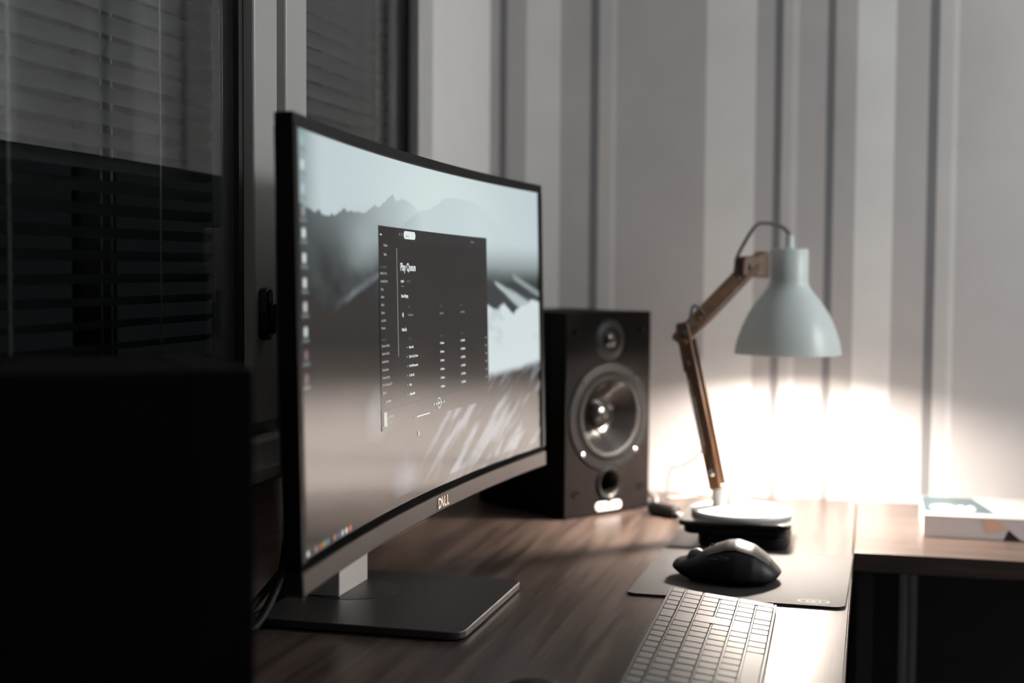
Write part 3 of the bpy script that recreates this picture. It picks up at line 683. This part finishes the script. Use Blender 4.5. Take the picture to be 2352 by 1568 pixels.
pad = thing('mouse_pad', 'dark cloth mouse pad under the mouse at the desk edge', 'mouse pad', (-.135, 1.64, 0))
pa = R(-1.0)
def padp(b):
    c = Vector((-.136, 1.643, 0))
    b.v = [tuple(Matrix.Rotation(pa, 3, 'Z') @ (Vector(p) - c) + c) for p in b.v]; return b
padp(MB().prism(rrect(-.2535, -.0185, 1.508, 1.786, .012), .0024, .0030)).build('cloth_top', 'mousepad', pad)
padp(MB().prism(rrect(-.2535, -.0185, 1.508, 1.786, .012), 0, .0024)).build('rubber_base', 'pad_edge', pad)
b = MB()
lc = Vector((-.052, 1.527, .0031))
for r0, r1, sx in ((.0115, .0100, 1.5), (.0066, .0050, 1.3), (.0025, 0, 1)):
    for i in range(28):
        a0, a1 = 2 * math.pi * i / 28, 2 * math.pi * (i + 1) / 28
        b.add([lc + Vector((r_ * math.cos(a) * sx, r_ * math.sin(a) * .8, 0)) for r_, a in ((r0, a0), (r0, a1), (r1, a1), (r1, a0))], [(0, 1, 2, 3)])
padp(b).build('printed_emblem', 'pad_print', pad)

# mouse, front towards the monitor
ms = thing('computer_mouse', 'large black ergonomic computer mouse standing on the mouse pad', 'mouse', (-.158, 1.606, .003))
ml = .124; xf = -.2175
T_ = [0, .04, .10, .20, .35, .50, .60, .75, .86, .93, .975, 1]
ZT = [.0165, .0200, .0225, .0265, .0355, .0425, .0440, .0385, .0290, .0205, .0145, .0112]
ZB_ = [.0140, .0105, .0050, .0002, 0, 0, 0, 0, .0002, .0030, .0075, .0108]
HW = [.0180, .0240, .0285, .0325, .0355, .0385, .0400, .0390, .0345, .0280, .0190, .0070]
NT, NP = 40, 28
def mouse_pt(t, ph, off=0.0):
    zt, zb, hw = np.interp(t, T_, ZT), np.interp(t, T_, ZB_), np.interp(t, T_, HW)
    c, s_ = math.cos(ph), math.sin(ph)
    y = -hw * math.copysign(abs(c) ** .75, c); z = zb + (zt - zb) * max(0, s_) ** .72
    fl = math.exp(-((t - .62) / .22) ** 2) * max(0, c) ** 2 * (1 - max(0, s_)) ** 1.2
    y -= .010 * fl
    k = 1 + off / .035
    return Vector((xf + ml * t, 1.612 + y * k, .0032 + zb + (z - zb) * k))
b = MB(); g = [[mouse_pt(i / NT, math.pi * j / NP) for j in range(NP + 1)] for i in range(NT + 1)]
vs = [p for row in g for p in row]
fs = [(i * (NP + 1) + j, (i + 1) * (NP + 1) + j, (i + 1) * (NP + 1) + j + 1, i * (NP + 1) + j + 1) for i in range(NT) for j in range(NP)]
fs += [(i * (NP + 1), i * (NP + 1) + NP, (i + 1) * (NP + 1) + NP, (i + 1) * (NP + 1)) for i in range(NT)]
fs += [tuple(range(NP + 1)), tuple(NT * (NP + 1) + j for j in range(NP, -1, -1))]
b.add(vs, fs); b.build('shell', 'mouse_body', ms, smooth=50, subsurf=1)
b = MB(); n0, n1 = 24, 14
vs = [mouse_pt(.33 + .57 * i / n0, math.pi * (.30 + .50 * j / n1), .0009) for i in range(n0 + 1) for j in range(n1 + 1)]
b.add(vs, [(i * (n1 + 1) + j, (i + 1) * (n1 + 1) + j, (i + 1) * (n1 + 1) + j + 1, i * (n1 + 1) + j + 1) for i in range(n0) for j in range(n1)])
b.build('palm_cover', 'mouse_top', ms, smooth=True)
mXY = Matrix(((1, 0, 0), (0, 0, 1), (0, -1, 0)))
MB().lathe([(0, -.004), (.0092, -.004), (.0106, -.003), (.0106, .003), (.0092, .004), (0, .004)], (xf + ml * .215, 1.612, .0255), 32, mXY).build('scroll_wheel', 'steel', ms, smooth=40)
MB().box(xf + ml * .345, xf + ml * .40, 1.611, 1.618, .036, .0418).build('mode_button', 'black_gloss', ms, bevel=.001)
for t0 in (.40, .50):
    p = mouse_pt(t0, math.pi * .20, .0006); MB().box(p.x - .005, p.x + .005, p.y - .001, p.y + .003, p.z - .003, p.z + .002).build('thumb_button', 'black_gloss', ms, bevel=.0008)

# keyboard: local x from the function-key side down to the space bar side, y towards the far end
kb = thing('keyboard', 'slim silver keyboard with flat silver keys, number pad end away from the viewer', 'keyboard', (-.202, 1.4785, .0204))
kb.rotation_euler = (0, math.atan2(.0124, .111), R(1.2))
KL, KWD, PIT = .392, .1125, .0189
TOP = -.0008
rowx = [(.0035, .0155)]; x = .0188
for i in range(5): rowx.append((x, x + .0158)); x += .0187
body = MB()
def kbox(b, x0, x1, y0, y1, z0, z1): b.box(x0, x1, -y1, -y0, z0, z1)
kbox(body, 0, KWD, 0, KL, -.0072, -.0050)
body.build('chassis', 'kb_body', kb, bevel=.001, world=False)
b = MB(); kbox(b, .002, KWD - .002, .0012, KL - .002, -.0050, -.0047); b.build('key_bed', 'kb_well', kb, world=False)
# layout in key units from the far end: (row, start, length, rows spanned)
G = .0029
keys = []
def run(row, start, widths):
    u = start
    for wv_ in widths:
        if wv_ > 0: keys.append((row, u, wv_, 1))
        u += abs(wv_)
run(0, 0, [1] * 5 + [1.6] + [1] * 13 + [.8])
run(1, 0, [1] * 5 + [2] + [1] * 13)
run(2, 1, [1] * 4 + [-1.5] + [1] * 12 + [1.5])
run(3, 1, [1] * 4 + [-1.5] + [1] * 11 + [2.5])
run(4, 1, [1] * 4 + [2.2] + [1] * 10 + [2.8])
run(5, 1, [1, 2, 1, 1, 1, 1.5, 1, 1, 5.5, 1, 1, 1, 1])
keys += [(2, 0, 1, 2), (4, 0, 1, 2), (2, 5, 1.5, 2)]
keymesh = {}
for (rw, u, wv_, span) in keys:
    x0, x1 = rowx[rw][0], rowx[rw + span - 1][1]
    y0, y1 = .0008 + u * PIT + G * .5, .0008 + (u + wv_) * PIT - G * .5
    key = (round(x1 - x0, 5), round(y1 - y0, 5))
    if key not in keymesh:
        hx, hy = key[0] / 2, key[1] / 2
        o = MB().prism(rrect(-hx, hx, -hy, hy, .0013, 3), -.0042, 0).build('key', 'kb_key', kb, world=False); keymesh[key] = o.data
        for p in o.data.polygons: p.use_smooth = False
    else:
        o = bpy.data.objects.new('key', keymesh[key]); COL.objects.link(o); o.parent = kb
    o.location = ((x0 + x1) / 2, -(y0 + y1) / 2, 0)
# raised ribs between the rows, interrupted by the two-row keys
ribs = [(0.0, rowx[0][0] - .0007, [])]
for i in range(5):
    cuts = [(u, u + wv_) for (rw, u, wv_, sp_) in keys if sp_ == 2 and rw == i]
    ribs.append((rowx[i][1] + .0007, rowx[i + 1][0] - .0004, cuts))
ribs.append((rowx[5][1] + .0007, KWD, []))
for x0, x1, cuts in ribs:
    segs = []; y = .0003
    for c0, c1 in sorted(cuts):
        if c0 * PIT > y + .001: segs.append((y, c0 * PIT))
        y = .0008 + c1 * PIT
    segs.append((y, KL))
    for y0, y1 in segs:
        b = MB(); kbox(b, x0, x1, y0, y1, -.0050, TOP); b.build('rib', 'kb_body', kb, world=False, bevel=.0003, seg=1)
b = MB(); b.prism([(.004, -.0072), (.030, -.0072), (.026, -.0165), (.008, -.0185)][::-1], .01, KL - .01, Matrix(((1, 0, 0, 0), (0, 0, -1, 0), (0, 1, 0, 0), (0, 0, 0, 1))))
b.build('battery_foot', 'kb_body', kb, world=False, bevel=.001)

# book on the return desk
bk = thing('textbook', 'thick white paperback textbook with a teal title block, lying on the return desk', 'book', (.19, 2.04, 0))
bx0, bx1, by0, by1 = .074, .300, 1.957, 2.125
MB().box(bx0 + .001, bx1 - .001, by0 + .002, by1 - .002, .0008, .0292).build('page_block', 'pages', bk)
MB().box(bx0, bx1, by0, by1, 0, .0008).build('cover', 'book_white', bk)
MB().box(bx0, bx1, by0, by1, .0292, .0302).build('cover', 'book_white', bk, bevel=.0004)
MB().box(bx0, bx1, by0, by0 + .0015, .0004, .0292).build('spine', 'book_spine', bk)
tz = .0304
MB().add([(bx0 + .002, by0 + .030, tz), (.170, by0 + .030, tz), (.146, by1 - .006, tz), (bx0 + .002, by1 - .006, tz)], [(0, 1, 2, 3)]).build('title_block', 'book_teal', bk)
vs, fs = text_mesh('C#', .03)
MB().add([(.084 + x * .046, by0 + .046 + y * .062, .0306) for x, y, z in vs], fs).build('title_lettering', 'white_sheet', bk)
MB().add([(.148, by0 - .0004, .0285), (.172, by0 - .0004, .0275), (.181, by0 - .0004, .016), (.157, by0 - .0004, .010)], [(0, 1, 2, 3)]).build('spine_print', 'book_orange', bk)
MB().add([(.183, by0 - .0004, .015), (.197, by0 - .0004, .003), (.205, by0 - .0004, .0006), (.177, by0 - .0004, .0006)], [(0, 1, 2, 3)]).build('spine_print', 'book_black', bk)

# dark domed thing at the very bottom of the picture
o = MB().lathe([(.030, 0), (.031, .004), (.029, .012), (.022, .0175), (.010, .0195), (0, .020)], (-.262, 1.102, 0), 40).build('black_puck', 'rubber', smooth=50)
tag(o, 'small black domed puck on the desk, cut by the bottom edge of the picture', 'puck')

# ------------------------------------------------------------------ unseen globe lamp right of the picture, added to brighten the upper wall
pn = thing('added_fill_lamp', 'unseen white globe pendant to the right of the desk, added to brighten the upper wall', 'lamp', (PX, PY, ZC))
MB().lathe([(.045, ZC - .022), (.05, ZC - .018), (.05, ZC)], (PX, PY, 0), 32).build('ceiling_rose', 'white_enamel', pn, smooth=40)
MB().tube([(PX, PY, ZC - .02), (PX, PY, PZ + .15), (PX, PY, PZ + .125)], .003, 8).build('cord', 'cable_grey', pn)
MB().lathe([(.03, PZ + .112), (.03, PZ + .14), (.012, PZ + .15), (0, PZ + .15)], (PX, PY, 0), 24).build('cap', 'white_enamel', pn, smooth=40)
MB().lathe([(.12 * math.sin(math.pi * i / 20), PZ - .12 * math.cos(math.pi * i / 20)) for i in range(21)], (PX, PY, 0), 40, caps=False).build('globe', 'globe', pn, smooth=True)
